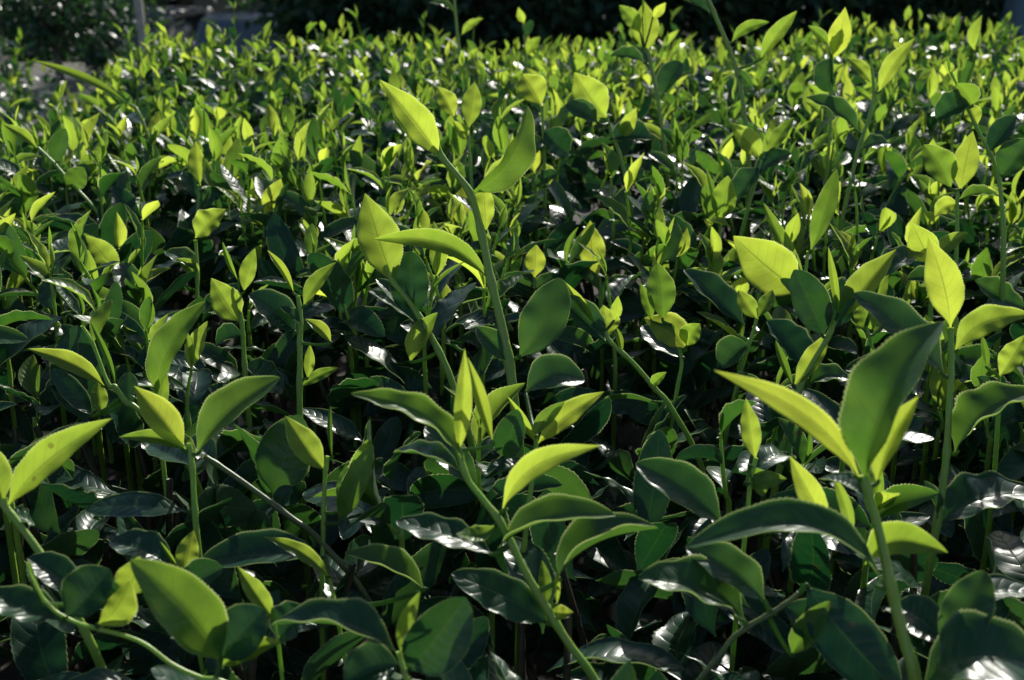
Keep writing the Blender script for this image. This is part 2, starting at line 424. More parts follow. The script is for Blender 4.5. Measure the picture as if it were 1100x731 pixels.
hero('the dome leaved shoot', 'leafy tea shoot under the tall central one with half lit broad leaf pointing right', .66,
     [(566, 560), (571, 520), (575, 490), (576, 470)], (8, 5),
     [(578, 477, 649, 421, 40, 45, .06, .9, dict(fold=18)), (575, 476, 545, 426, 16, 0, .05, .9, BUD), (565, 422, 628, 408, 50, 40, .25, .25, dict(db=.03, dt=.03, fold=10)),
      (540, 492, 556, 440, 36, 12, .1, .25), (572, 470, 606, 432, 18, 20, .05, .55), (568, 500, 522, 515, 34, 60, .1, .2)])
hero('the cup-leaf shoot', 'low slanting tea shoot right of centre with a small bright cupped leaf and pointed bud', .80,
     [(722, 440), (703, 417), (680, 390), (656, 368), (650, 356)], (8, 5),
     [(652, 364, 648, 328, 34, 0, -.1, 1, dict(fold=30)), (640, 350, 608, 304, 16, 15, .0, .85, BUD), (650, 368, 600, 320, 36, 30, .0, .15),
      (659, 345, 664, 318, 14, 0, 0, .95), (700, 415, 716, 400, 14, 30, .1, .7), (668, 382, 662, 352, 12, 0, 0, .8, BUD)])
hero('the notched-leaf shoot', 'tea shoot right of centre, broad bright leaf before an upright duller one', .86,
     [(722, 450), (728, 415), (732, 385), (722, 350)], (7, 4),
     [(737, 376, 692, 342, 42, 30, .12, .95, dict(fold=12)), (712, 345, 706, 283, 34, 5, .03, .65), (735, 385, 690, 350, 36, 40, -.05, .12, dict(dt=.03)),
      (700, 345, 688, 305, 14, 5, .02, .6), (738, 372, 752, 348, 26, 20, .1, .8)])
hero('the lone bright oval leaf', 'thin tea shoot ending in a lone bright upright oval leaf right of centre', 1.02,
     [(646, 350), (645, 320), (644, 297)], (6, 4),
     [(643, 297, 634, 237, 30, 0, .03, 1, dict(fold=8)), (645, 312, 615, 290, 20, 50, .1, .4), (646, 325, 682, 300, 26, 40, .1, .3)])
hero('the small spotted leaf', 'small tea shoot with a spotted yellow oval leaf just right of the tall stem', 1.02,
     [(572, 340), (574, 318), (575, 298)], (5, 4),
     [(574, 299, 576, 263, 25, 0, .02, .95), (573, 312, 604, 296, 22, 40, .1, .25), (573, 320, 545, 300, 22, 40, .1, .3)])
hero('the big right foreground shoot', 'largest foreground tea shoot at right with a long bright leaf arching left', .50,
     [(984, 735), (972, 690), (958, 635), (945, 575), (933, 530), (928, 510)], (19, 10),
     [(924, 516, 767, 398, 44, 58, .10, 1, dict(fold=10, dt=-.02)), (930, 518, 1012, 346, 84, 34, .22, .42, dict(fold=32)), (942, 520, 987, 426, 36, 25, .05, .9, dict(fold=25)),
      (950, 632, 737, 588, 66, 55, .24, .32, dict(fold=34)), (930, 607, 1018, 594, 62, 40, .26, .78, dict(fold=22, db=.05, dt=.02)),
      (890, 566, 848, 490, 34, 5, .03, 1, dict(db=.06, dt=.06)), (915, 580, 894, 508, 18, 0, .03, .85, dict(db=.07, dt=.07, fold=35)), (930, 535, 880, 515, 34, 60, .1, .3, dict(db=.03, dt=.05))])
hero('the upright right shoot', 'upright tea shoot near the right edge with a bright pointed leaf at its tip', .66,
     [(1002, 590), (1010, 540), (1017, 486), (1020, 430), (1022, 385), (1021, 352)], (11, 7),
     [(1021, 352, 997, 255, 40, 5, .04, 1, dict(fold=10)), (1026, 378, 1110, 338, 46, 55, .18, .9, dict(fold=10)), (1014, 404, 918, 315, 48, 45, .12, .15, dict(fold=8)),
      (1026, 488, 1112, 420, 66, 55, .14, .5, dict(fold=32)), (1008, 565, 1115, 530, 70, 45, .1, .15, dict(fold=18)), (1006, 560, 992, 517, 24, 60, .1, .2)])
hero('the fan of leaves right of centre', 'tea shoot with a long bright leaf leaning right beside dark glossy leaves', .76,
     [(845, 470), (856, 425), (872, 392), (888, 365), (897, 345)], (10, 6),
     [(900, 348, 963, 268, 36, 25, .03, 1, dict(fold=22)), (884, 362, 853, 290, 44, 12, .02, .12, dict(fold=22)), (900, 340, 890, 266, 14, 0, .03, .8, BUD),
      (852, 416, 892, 356, 24, 10, .03, .95, dict(fold=30)), (852, 415, 833, 366, 14, 5, .0, .6, BUD), (890, 355, 905, 300, 36, -20, .02, .1),
      (866, 416, 915, 408, 32, 50, .2, .3), (868, 400, 824, 345, 46, 35, -.02, .05, dict(db=.03, dt=.05, und=.08))])
hero('the broad bright leaf at right', 'tea shoot with one broad bright green leaf pointing left and a tall narrow leaf', .95,
     [(868, 360), (866, 335), (864, 310), (868, 270)], (7, 4),
     [(862, 314, 788, 254, 56, 12, .02, .88, dict(fold=8)), (870, 272, 899, 182, 26, 20, .06, .7, dict(fold=22)), (866, 325, 838, 300, 20, 45, .05, .4),
      (866, 300, 820, 218, 18, 20, .02, .75, dict(db=.06, dt=.08))])
hero('the glossy dark leaf at left', 'upright tea shoot left of centre carrying a dark glossy leaf and narrow bright leaves', .80,
     [(322, 440), (322, 400), (322, 365), (323, 340), (320, 318)], (9, 5),
     [(317, 357, 267, 317, 42, 32, .03, .08, dict(fold=10)), (326, 330, 361, 282, 22, 30, .05, .85, dict(fold=22)), (316, 316, 287, 269, 15, 15, .03, .85, BUD),
      (356, 369, 328, 343, 16, 20, .05, .9), (323, 416, 364, 395, 20, 40, .05, .7), (330, 407, 333, 370, 13, 0, .03, .9), (325, 350, 300, 330, 18, 50, .05, .3)])
hero('the folded-leaf left shoot', 'small upright tea shoot at left with a broad bright leaf and two rolled buds', .84,
     [(264, 410), (262, 380), (260, 350), (256, 318)], (8, 5),
     [(258, 346, 227, 299, 36, 15, .03, .95, dict(fold=16)), (262, 314, 274, 267, 20, 0, .03, .85, dict(fold=35)), (256, 302, 239, 260, 10, 0, .02, .7, BUD),
      (262, 360, 232, 370, 30, 50, .1, .15), (262, 392, 305, 420, 44, 45, -.05, .1, dict(dt=.02))])
hero('the curved upright leaf at left', 'tea shoot at left made of one tall curved green leaf', .72,
     [(172, 470), (170, 448), (169, 425)], (7, 5),
     [(169, 427, 221, 324, 40, 30, .14, .6, dict(fold=24)), (170, 445, 140, 425, 26, 50, .1, .2), (172, 450, 178, 395, 18, 0, .02, .65)])
hero('the left V-shaped shoot', 'tea shoot at left with a bright leaf left and a long folded leaf right', .64,
     [(212, 580), (209, 545), (207, 510), (205, 488), (203, 476)], (9, 6),
     [(198, 485, 144, 415, 36, 15, .05, 1, dict(fold=14)), (212, 488, 301, 406, 58, 48, .10, .5, dict(fold=30)), (204, 487, 128, 470, 24, 50, .12, .75),
      (206, 500, 190, 462, 18, 20, .1, .7, dict(db=.02, dt=.03)), (202, 550, 93, 546, 40, 45, .10, .08, dict(fold=10)), (205, 500, 160, 478, 36, 40, .0, .1, dict(dt=.03))])
hero('the far-left arching leaf', 'thick tea shoot at the left edge with a long bright arching leaf', .58,
     [(62, 625), (40, 590), (20, 563), (6, 545), (4, 535)], (13, 8),
     [(8, 545, 120, 450, 52, 45, .08, .85, dict(fold=12)), (4, 540, -30, 470, 40, 20, .05, .8), (10, 555, 35, 560, 30, 50, .1, .3)])
hero('the grey rolled bud at left', 'tea shoot at far left with bright leaf pointing left over a big dark rounded leaf', .74,
     [(152, 444), (135, 432), (124, 416), (116, 412), (100, 370), (88, 350)], (8, 4),
     [(113, 416, 30, 375, 32, 45, .08, .95, dict(fold=14)), (92, 455, 82, 350, 66, -5, -.02, .08, dict(fold=5, db=.05, dt=.05)), (124, 414, 97, 345, 11, 0, .02, .5, BUD),
      (100, 447, 57, 397, 26, 30, .0, .1, dict(fold=8)), (111, 446, 105, 410, 20, 0, .0, .7), (138, 436, 138, 400, 24, 0, 0, .15), (100, 370, 120, 322, 20, 30, .1, .65)])
hero('the big bottom-left leaf', 'bottom-left tea shoot dominated by a large half-lit leaf tilted left', .52,
     [(250, 738), (215, 728), (185, 714), (147, 688), (82, 669), (52, 650), (34, 620), (30, 604)], (8, 4),
     [(237, 711, 140, 602, 66, 10, .05, .50, dict(fold=16, dt=-.03)), (104, 672, 140, 624, 44, -40, .1, .95, dict(fold=14)), (68, 667, -14, 636, 52, 40, -.06, .25, dict(fold=16)),
      (72, 663, 118, 612, 56, 15, .03, .1), (238, 708, 284, 655, 60, 10, .08, .12), (236, 718, 302, 690, 40, 40, .1, .75), (48, 652, 29, 600, 12, 0, .02, .4, BUD),
      (135, 640, 150, 598, 40, 10, .03, .85, dict(db=.02, dt=.02)), (80, 640, 30, 600, 46, 25, .05, .1, dict(db=.04, dt=.04))])
hero('the low gloss-edged bottom leaf', 'low tea shoot at the bottom with a broad glossy-edged leaf and a yellow bud', .51,
     [(440, 745), (432, 715), (428, 700)], (9, 6),
     [(425, 702, 292, 672, 62, 55, .12, .2, dict(fold=20)), (430, 702, 451, 636, 22, 0, .03, .85, dict(fold=40)), (438, 720, 500, 642, 70, -10, .05, .12), (430, 715, 370, 735, 60, 30, .05, .15)])
hero('the small bright lower-left leaf', 'small low shoot with one bright upright leaf behind the big bottom-left leaf', .60,
     [(208, 665), (204, 640), (199, 622)], (6, 5),
     [(199, 623, 208, 570, 28, 0, .04, .95, dict(fold=25)), (192, 610, 172, 582, 8, 0, 0, .6, BUD), (185, 610, 118, 582, 50, 45, .1, .1), (203, 640, 240, 610, 40, 40, .1, .1)])
hero('the narrow blade at lower left', 'thin low shoot with a narrow bright leaf leaning left in the lower left', .56,
     [(300, 700), (298, 680), (296, 667)], (6, 4),
     [(296, 668, 255, 609, 24, 15, .03, .9, dict(fold=22)), (298, 690, 330, 655, 50, 40, .1, .1)])
hero('the small arched bright leaf', 'small shoot with a bright yellow arched leaf lying above dark foliage, lower left of centre', .60,
     [(362, 660), (358, 640), (354, 622)], (6, 5),
     [(354, 622, 284, 577, 26, 45, .10, .9, dict(fold=18)), (350, 600, 215, 605, 58, 50, .10, .08, dict(db=.04, dt=.04, fold=10)), (456, 634, 370, 595, 42, 50, .12, .5, dict(fold=24))])
hero('the oval dark leaf at left', 'tea shoot left of centre, bright tilted leaf before an oval dark leaf', .66,
     [(346, 640), (347, 580), (349, 515), (352, 490)], (8, 5),
     [(350, 506, 306, 447, 34, 15, .04, .95, dict(fold=18)), (294, 533, 322, 446, 64, 0, .0, .22, dict(fold=5, db=.04, dt=.04)), (357, 492, 355, 436, 9, 0, .03, .55, BUD),
      (364, 562, 400, 478, 30, 20, .06, .5), (370, 550, 372, 500, 18, 0, 0, .5)])
hero('the woody oblique twig', 'bare oblique green twig crossing the dark gap at lower left', .66,
     [(344, 582), (312, 556), (280, 532), (248, 509), (219, 490)], (9, 7),
     [(232, 500, 196, 478, 30, 40, .1, .1, dict(dt=.03)), (300, 546, 312, 522, 22, 30, .1, .06, dict(db=.02, dt=.02))])
hero('the bright top leaf pair', 'tea shoot at the top edge with a tall bright oval leaf between two smaller ones', 1.35,
     [(715, 170), (707, 110), (697, 60), (692, 52)], (6, 4),
     [(695, 57, 692, 2, 30, 0, .02, 1, dict(fold=8)), (688, 36, 665, 6, 20, 10, .02, .8), (701, 20, 715, 3, 12, 10, 0, .95), (711, 104, 730, 66, 29, 28, .10, .15, dict(fold=26, twist=-.4)),
      (692, 68, 656, 60, 22, 50, .15, .3), (690, 20, 690, -10, 4, 0, 0, .6, BUD)])
hero('the hanging dark leaf at top right', 'tea shoot near the top right with a bright pointed leaf above a round dark one', 1.25,
     [(891, 150), (893, 110), (894, 80), (894, 62)], (5, 3),
     [(894, 64, 908, 8, 26, 10, .03, 1, dict(fold=14)), (893, 62, 889, 99, 27, 25, .12, .12, dict(fold=26, twist=.5)), (890, 48, 868, 28, 14, 30, .05, .7), (894, 60, 906, 22, 16, 20, .02, .9)])
hero('the right-leaning blade at upper right', 'tea shoot at upper right whose long bright leaf leans to the right', 1.15,
     [(905, 235), (921, 165), (938, 107), (935, 60)], (7, 3),
     [(944, 100, 983, 41, 22, 20, .06, .95, dict(fold=18)), (936, 90, 909, 62, 18, 30, .05, .8), (922, 142, 866, 105, 30, 50, .1, .3), (925, 160, 956, 155, 26, 50, .15, .25)])
hero('the upright leaf pair at right', 'tea shoot at upper right with two upright leaves, the brighter one on the right', .98,
     [(1028, 260), (1028, 225), (1029, 205)], (6, 4),
     [(1031, 206, 1045, 141, 28, 5, .02, 1, dict(fold=6)), (1021, 203, 992, 156, 36, 15, .04, .65), (1030, 220, 1004, 232, 30, 40, .2, .85), (1030, 215, 1075, 212, 20, 50, .1, .6)])
hero('the tall leaning right shoot', 'tall tea shoot leaning left near the right edge with dark folded leaves', .92,
     [(1078, 262), (1076, 220), (1070, 180), (1048, 135), (1032, 100), (1021, 77)], (8, 3),
     [(1043, 114, 1005, 128, 36, 40, .15, .2, dict(fold=26)), (1062, 165, 1092, 126, 28, 20, .03, .15), (1075, 190, 1105, 150, 36, 15, .05, .25), (1045, 114, 1028, 90, 30, 10, .02, .6),
      (1050, 135, 1040, 112, 20, 0, .05, .9), (1021, 80, 1018, 60, 5, 0, 0, .6, BUD)])
hero('the tall thin shoot at the top', 'tall thin stemmed tea shoot crossing the top edge, leaves arching right', 1.2,
     [(800, 125), (792, 78), (778, 40), (762, 2), (756, -20)], (7, 5),
     [(786, 46, 826, 24, 20, 50, .14, .7), (817, 64, 856, 12, 20, 25, .05, .8), (763, 15, 728, -4, 18, 50, .08, .15), (790, 75, 808, 95, 14, 30, .1, .4)])
hero('the small fork at upper right', 'small forked tea shoot at upper right with bright leaf left, narrow leaf right', 1.10,
     [(804, 222), (812, 195), (819, 172)], (6, 4),
     [(819, 172, 784, 132, 26, 15, .02, .95), (822, 170, 853, 126, 18, 20, .04, .75), (815, 180, 790, 215, 30, 30, .1, .1), (812, 190, 850, 165, 28, 45, .12, .15)])
hero('the half-dark oval leaf', 'short tea shoot with an oval leaf half bright and half dark, upper right of centre', 1.08,
     [(772, 290), (773, 260), (774, 237)], (5, 4),
     [(773, 237, 782, 189, 30, 5, .03, .75, dict(fold=22)), (770, 240, 758, 180, 10, 0, 0, .6, BUD)])
hero('the wide leaf behind', 'tea shoot with a broad bright leaf behind, upper right of the tall central shoot', 1.25,
     [(585, 190), (584, 150), (582, 114)], (5, 4),
     [(582, 114, 561, 80, 36, 10, .05, .9), (584, 140, 610, 165, 34, 20, .1, .1), (585, 150, 556, 170, 30, 30, .1, .2)])
hero('the twin upright leaves above centre', 'tea shoot above centre bearing two bright upright leaves side by side', 1.2,
     [(506, 190), (504, 160), (503, 138)], (5, 4),
     [(503, 139, 510, 88, 24, 0, .03, .95, dict(fold=20)), (488, 127, 469, 93, 24, 15, .04, .95), (502, 150, 486, 130, 16, 20, .05, .9)])
hero('the small oval leaf above centre', 'short tea shoot ending in a single small bright oval leaf, right of the curved leaf', 1.25,
     [(576, 220), (575, 200), (574, 186)], (5, 4),
     [(574, 186, 572, 149, 22, 0, .02, 1), (590, 200, 584, 175, 18, 10, .05, .95), (575, 200, 600, 185, 20, 40, .1, .2)])
hero('the large blade at upper centre-right', 'tea shoot with a large bright leaf half shaded by a dark leaf, upper centre right', 1.2,
     [(668, 175), (660, 150), (652, 126)], (6, 4),
     [(652, 127, 617, 78, 42, 10, .04, .9), (642, 132, 608, 112, 26, 30, .14, .25, dict(db=-.03, dt=-.03, fold=26)), (668, 150, 684, 116, 18, 10, .02, .95), (655, 150, 700, 150, 34, 40, .1, .1)])
hero('the pointed leaf at upper left', 'tea shoot at upper left with a pointed upright leaf', 1.15,
     [(212, 260), (213, 225), (214, 199)], (5, 4),
     [(215, 199, 210, 152, 20, 0, .02, .95, dict(fold=20)), (212, 225, 240, 205, 26, 40, .1, .3), (213, 215, 196, 185, 22, 20, .05, .12)])
hero('the round bright leaf at upper left', 'tea shoot at upper left with a broad round bright leaf pointing right', .98,
     [(212, 325), (212, 290), (210, 258)], (6, 4),
     [(210, 256, 243, 225, 34, 30, .08, .9), (212, 290, 178, 270, 28, 45, .12, .35), (212, 300, 190, 278, 24, 40, .1, .8)])
hero('the curved leaf at upper left', 'tea shoot at upper left centre with a curved bright leaf leaning right', 1.1,
     [(283, 280), (284, 250), (284, 230)], (5, 4),
     [(284, 230, 302, 192, 22, 10, .05, .95, dict(fold=20)), (284, 245, 258, 232, 22, 45, .1, .6), (283, 255, 310, 245, 26, 45, .1, .2)])
hero('the sprawling shoot at far left', 'long sprawling tea shoot at far left with a narrow leaf pointing left', 1.2,
     [(104, 228), (75, 195), (55, 172), (40, 158)], (5, 3),
     [(40, 160, 3, 134, 18, 40, .08, .85), (75, 205, 90, 180, 26, 0, .05, .5), (60, 175, 70, 138, 22, 20, .05, .3)])
hero('the tall shoot before dark trees', 'tall tea shoot standing against the dark background above the hedge, left of top centre', 1.75,
     [(497, 110), (494, 60), (491, 34), (488, 0), (487, -15)], (4, 3),
     [(488, 14, 461, 3, 13, 55, .12, .4), (496, 38, 519, 20, 14, 45, .1, .8)])
hero('the single leaf before dark trees', 'thin tea shoot with one small bright leaf in front of dark trees, top centre', 1.9,
     [(565, 70), (564, 45), (562, 25)], (4, 3),
     [(563, 25, 557, 8, 10, 0, .02, 1), (564, 40, 572, 22, 11, 10, .05, .2), (564, 60, 580, 40, 14, 20, .05, .7)])
hero('the orange leaf at right edge', 'tea shoot at the right edge with an orange tinged upright leaf', .72,
     [(1072, 450), (1072, 425), (1073, 404)], (7, 5),
     [(1073, 405, 1101, 360, 28, 15, .05, .95), (1072, 430, 1050, 405, 26, 40, .1, .3), (1060, 395, 1055, 360, 12, 5, .03, .6, BUD)])
hero('the twin leaves right of centre', 'small tea shoot right of centre with two short leaves in a V', .86,
     [(800, 385), (808, 360), (813, 342)], (6, 4),
     [(814, 343, 793, 312, 22, 10, .03, .8), (814, 342, 830, 312, 18, 15, .03, .75), (800, 350, 735, 290, 44, 40, .05, .08, dict(db=.08, dt=.1)), (805, 370, 775, 395, 40, 35, .05, .2)])
hero('the narrow yellow leaf at right', 'narrow bright upright tea shoot under the long leaf arching left at right', .62,
     [(802, 560), (806, 520), (812, 492)], (7, 5),
     [(812, 494, 801, 428, 24, 5, .05, .95, dict(fold=30)), (806, 525, 845, 515, 30, 40, .1, .75), (800, 520, 850, 492, 40, 40, .2, .2, dict(dt=.03)), (775, 562, 683, 498, 56, 38, .12, .3, dict(fold=14)), 
      (804, 500, 822, 530, 26, 20, .1, .6)])
hero('the low twig at lower right', 'low oblique tea twig at lower right with two dark broad folded leaves', .55,
     [(776, 700), (800, 676), (835, 655), (858, 638)], (9, 6),
     [(822, 647, 737, 588, 50, 30, .14, .25, dict(fold=20)), (800, 668, 685, 622, 74, 48, .12, .35, dict(fold=26)), (850, 704, 891, 646, 30, 10, .04, .5), (866, 628, 965, 745, 66, 5, .0, .05, dict(fold=6, dt=-.02)),
      (840, 650, 880, 690, 50, 30, .1, .1)])
hero('the dark upright corner leaf', 'tea shoot at lower right corner, dark upright leaf over a broad arched leaf', .50,
     [(1000, 760), (1006, 725), (1010, 700)], (8, 6),
     [(1010, 702, 1058, 614, 54, 0, .05, .35, dict(fold=14)), (992, 738, 1125, 722, 100, 42, .30, .25, dict(fold=14)), (1020, 660, 1120, 640, 60, 50, .12, .1, dict(db=.06, dt=.06)), (1010, 690, 960, 650, 50, 30, .1, .08, dict(db=.03, dt=.05))])
hero('the right-hand pale shoot', 'tea shoot right of the fan with pale folded leaves behind dark arching ones', .90,
     [(940, 400), (936, 370), (930, 350)], (6, 4),
     [(932, 358, 926, 325, 30, 10, .05, .8, dict(fold=24)), (938, 352, 955, 287, 16, 5, .02, .9), (945, 300, 990, 272, 38, 40, .1, .15), (938, 360, 962, 345, 24, 30, .05, .6)])
hero('the upper right bright cluster', 'bright leafy tea shoot below the pair of upright leaves at right', .92,
     [(1000, 330), (1000, 300), (998, 280)], (7, 5),
     [(1000, 282, 980, 240, 34, 10, .08, .9, dict(fold=10)), (1002, 285, 1040, 250, 28, 40, .12, .7), (1045, 300, 1100, 330, 40, 45, -.05, .35), (1005, 300, 975, 300, 26, 45, .1, .3)])

# ---------------------------------------------------------------- random tea shoots
HL = np.array(HLEAF)
def clear_of_heroes(px, py, d, pad):
    m = (px > HL[:, 0]-pad) & (px < HL[:, 1]+pad) & (py > HL[:, 2]-pad) & (py < HL[:, 3]+pad) & (d < HL[:, 4]+.03)
    return not m.any()
def gen_shoot(r, base, H, sc, az, lean, drop=0.0):
    """leaf rows [base, axis, normal, L, W, bow, fold, curl, twist, und, age, rnd, isbud] and a stem path"""
    s = np.array([math.cos(az)*math.sin(lean), math.sin(az)*math.sin(lean), math.cos(lean)])
    side = unit(np.cross(s, [r.normal(), r.normal(), .3]))
    tt = np.linspace(0, 1, 5)
    path = base + s*H*tt[:, None] + side*(H*r.uniform(-.12, .12)*np.sin(np.pi*tt))[:, None]
    nl = int(r.integers(3, 6)); rows = []
    a0 = r.uniform(0, 6.28); tone = r.normal()*.17 + .02
    e1 = unit(np.cross(s, [.3, .2, .9])); e2 = np.cross(s, e1)
    for i in range(nl):
        q = i/(nl-1)
        f = .30 + .68*q
        p = base + s*H*f + side*(H*0.0)
        p = np.array([np.interp(f, tt, path[:, k]) for k in range(3)])
        az_i = a0 + i*2.4 + r.normal()*.3
        rad = e1*math.cos(az_i) + e2*math.sin(az_i)
        th = R(82 - 46*q + r.normal()*18)
        d = unit(s*math.cos(th) + rad*math.sin(th) + np.array([0, 0, .05]))
        n = s*math.sin(th) - rad*math.cos(th) + r.normal(size=3)*.28
        Ln = sc*(.064 - .020*q)*r.uniform(.8, 1.15)
        age = np.clip(tone + .10 + .80*q**1.25 + r.normal()*.13 - drop, 0, 1)
        rows.append((p, d, n, Ln, Ln*r.uniform(.34, .47), r.uniform(.02, .18)*(1.1-.4*q), R(r.uniform(14, 40)), r.uniform(-.25, .2),
                     r.normal()*.35, r.uniform(.02, .075), age, r.uniform(0, 1), 0))
    d = unit(s + r.normal(size=3)*.12)
    Ln = sc*r.uniform(.018, .036)
    rows.append((path[-1], d, side, Ln, Ln*.24, .04, R(60), 0, .2, .02, np.clip(.9-drop, 0, 1), r.uniform(0, 1), 1))
    return rows, path
def rows_to(g, rows, nu, nv, serr=0, mi=0):
    c = list(zip(*rows))
    A = [np.array(x, float) for x in c[:12]]
    leaf_geo(g, A[0], A[1], A[2], A[3], A[4], A[5], A[6], A[7], A[8], A[9], A[10], A[11], nu, nv, serr, mi=mi)

cands = []
Y0, Y1 = .30, 3.05
dens = 600
area_pts = 0
NT = 9000
r = np.random.default_rng(5)
xs = r.uniform(-2.1, 2.7, NT*2); ys = r.uniform(-.2, Y1, NT*2)
xs = r.uniform(-2.1, 2.7, 20000); ys = r.uniform(-.2, Y1, 20000)
keep_n = int(dens*(4.8*(Y1+.2)))
xs, ys = xs[:keep_n], ys[:keep_n]
for x, y in zip(xs, ys):
    if abs(x) > .50*y + .35: 
        if r.random() > .12: continue
    z, e = bed_top(x, y)
    if e < .02: continue
    pat = math.sin(5.1*x + 2.2*y + .7)*math.sin(4.3*y - 2.9*x + 1.9) + .6*math.sin(11*x + 3)*math.sin(9.5*y + 1)
    if r.random() > .88 + .40*pat: continue
    if y < .7 and r.random() < .15: continue
    near = y < 1.05
    H = r.uniform(.05, .105) if not near else r.uniform(.02, .09)
    if r.random() < .05 and not near: H *= 1.5
    base = np.array([x, y, z - .035])
    az, lean = r.uniform(0, 6.28), abs(r.normal())*.25
    sc = r.uniform(.78, 1.25)*float(np.interp(y, [.6, .9, 1.3, 2.2], [.84, .82, .78, .66]))
    tip = base + np.array([0, 0, H+.02])
    px, py, d = project(tip)
    if d < .50: continue
    if -200 < px < 1300 and py < 900:
        if not clear_of_heroes(px, py, d, 9*.9/d): continue
        if near and d < .62 and r.random() < .55: continue
    cands.append((base, H, sc, az, lean, px, py, d))
def size_key(c):
    inside = -20 < c[5] < 1120 and -5 < c[6] < 745
    return -(c[2]/c[7]) if inside else 1e3
cands.sort(key=size_key)
N_IND = 300 - len(HERO)

ORD = ['nearest', 'second', 'third', 'fourth', 'fifth', 'sixth', 'seventh', 'eighth', 'ninth', 'tenth', 'eleventh', 'twelfth',
       'thirteenth', 'fourteenth', 'fifteenth', 'sixteenth', 'seventeenth', 'eighteenth', 'nineteenth', 'twentieth']
def sector(dx, dy):
    ang = (math.degrees(math.atan2(-dy, dx)) + 360) % 360
    return ['right of', 'up and right of', 'above', 'up and left of', 'left of', 'down and left of', 'below', 'down and right of'][int(((ang+22.5) % 360)//45)]
ind = []
for i in range(N_IND):
    base, H, sc, az, lean, px, py, d = cands[i]
    rr = np.random.default_rng(1000+i)
    rows, path = gen_shoot(rr, base, H, sc, az, lean, .26 if d < .95 else .08)
    ind.append((base, rows, path, px, py, d, H, lean, az))
tel = {}
for k, it in enumerate(ind):
    h = min(range(len(HERO)), key=lambda j: (HERO[j]['x']-it[3])**2 + (HERO[j]['y']-it[4])**2)
    dx, dy = it[3]-HERO[h]['x'], it[4]-HERO[h]['y']
    tel.setdefault((h, sector(dx, dy)), []).append((dx*dx+dy*dy, k))
labels = {}
for (h, sec), lst in tel.items():
    lst.sort()
    for q, (_, k) in enumerate(lst):
        it = ind[k]
        nl = len(it[1]) - 1
        size = 'small'
        w1 = ['', 'two', 'three', 'four', 'five', 'six'][nl]
        head = f"{ORD[min(q, 19)]} {w1}-leaf shoot" if len(lst) > 1 else f"{w1}-leaf shoot"
        labels[k] = f"{head} {sec} {HERO[h]['short']}"
for k, (base, rows, path, px, py, d, H, lean, az) in enumerate(ind):
    e = empty('tea_shoot', base); tag(e, labels[k], 'tea shoot', GROUP)
    g = Geo(); tube(g, np.vstack([base - [0, 0, .08], path]), .0019, .0010, 6); g.build('stem', [M_STEM], e, base)
    for row in rows:
        g = Geo()
        rows_to(g, [row], 7, 44 if d < 1.1 else 20, .03 if not row[12] else 0)
        g.build('bud' if row[12] else 'leaf', [M_LEAF], e, base)

# ---------------------------------------------------------------- the mass of the hedge (uncountable): far shoots, mature leaves, woody branches
hedge = Geo()
near_rows, mid_rows, far_rows = [], [], []
for i, (base, H, sc, az, lean, px, py, d) in enumerate(cands[N_IND:]):
    rr = np.random.default_rng(5000+i)
    rows, path = gen_shoot(rr, base, H, sc, az, lean, .1 if d < .8 else .10)
    (near_rows if d < 1.3 else mid_rows if d < 2.2 else far_rows).extend(rows)
    tube(hedge, path[::2], .0018, .0010, 4, mi=1, smooth=1)
def mature(n, x0, x1, y0, y1, topf, depth, rs, frust=True, lo=.045, hi=.07):
    rr = np.random.default_rng(rs)
    X = rr.uniform(x0, x1, n); Y = rr.uniform(y0, y1, n)
    Z, E = topf(X, Y)
    Z = Z - .005 - depth*rr.random(n)**1.4
    for x, y, z, e in zip(X, Y, Z, E):
        if e < .0: continue
        if frust and abs(x) > .48*y + .35 and rr.random() > .4: continue
        az = rr.uniform(0, 6.28); el = R(rr.normal()*24 + 18)
        d = np.array([math.cos(az)*math.cos(el), math.sin(az)*math.cos(el), math.sin(el)])
        n_ = np.array([0, 0, 1.]) + rr.normal(size=3)*.6
        p = np.array([x, y, max(z, .04)])
        L = rr.uniform(lo, hi)
        px, py, dd = project(p + d*L*.5)
        if dd < .46: continue
        if dd < 1.1 and not clear_of_heroes(px, py, dd+.02, 4): continue
        row = (p, d, n_, L, L*rr.uniform(.34, .44), rr.uniform(.0, .16), R(rr.uniform(6, 34)), rr.uniform(-.3, .15), rr.normal()*.4,
               rr.uniform(.02, .10), np.clip(rr.normal()*.10 + .10, 0, .6), rr.uniform(0, 1), 0)
        (near_rows if dd < 1.0 else mid_rows if dd < 2.0 else far_rows).append(row)
mature(int(3400*4.8*1.5), -2.1, 2.7, -.1, 1.4, lambda X, Y: (bed_top(X, Y)[0] - .045*np.clip((1.15-Y)/.4, 0, 1), bed_top(X, Y)[1]), .20, 21)
mature(int(4200*4.8*1.65), -2.1, 2.7, 1.4, 3.05, lambda X, Y: (bed_top(X, Y)[0] + .02, bed_top(X, Y)[1]), .14, 22, lo=.034, hi=.058)
rows_to(hedge, near_rows, 7, 40, .03)
rows_to(hedge, mid_rows, 5, 12)
rows_to(hedge, far_rows, 3, 6)
rb = np.random.default_rng(77)
for i in range(1500):
    x, y = rb.uniform(-2, 2.6), rb.uniform(.1, 3.0)
    if abs(x) > .48*y + .4: continue
    z, e = bed_top(x, y)
    if e < .05: continue
    top = np.array([x, y, z - .03])
    bot = np.array([x + rb.normal()*.07, y + rb.normal()*.07, .02])
    midp = (top+bot)/2 + rb.normal(size=3)*.02
    tube(hedge, [bot, midp, top], rb.uniform(.003, .006), .002, 5, mi=2, smooth=2)
ho = hedge.build('tea_hedge', [M_LEAF, M_STEM, M_BARK])
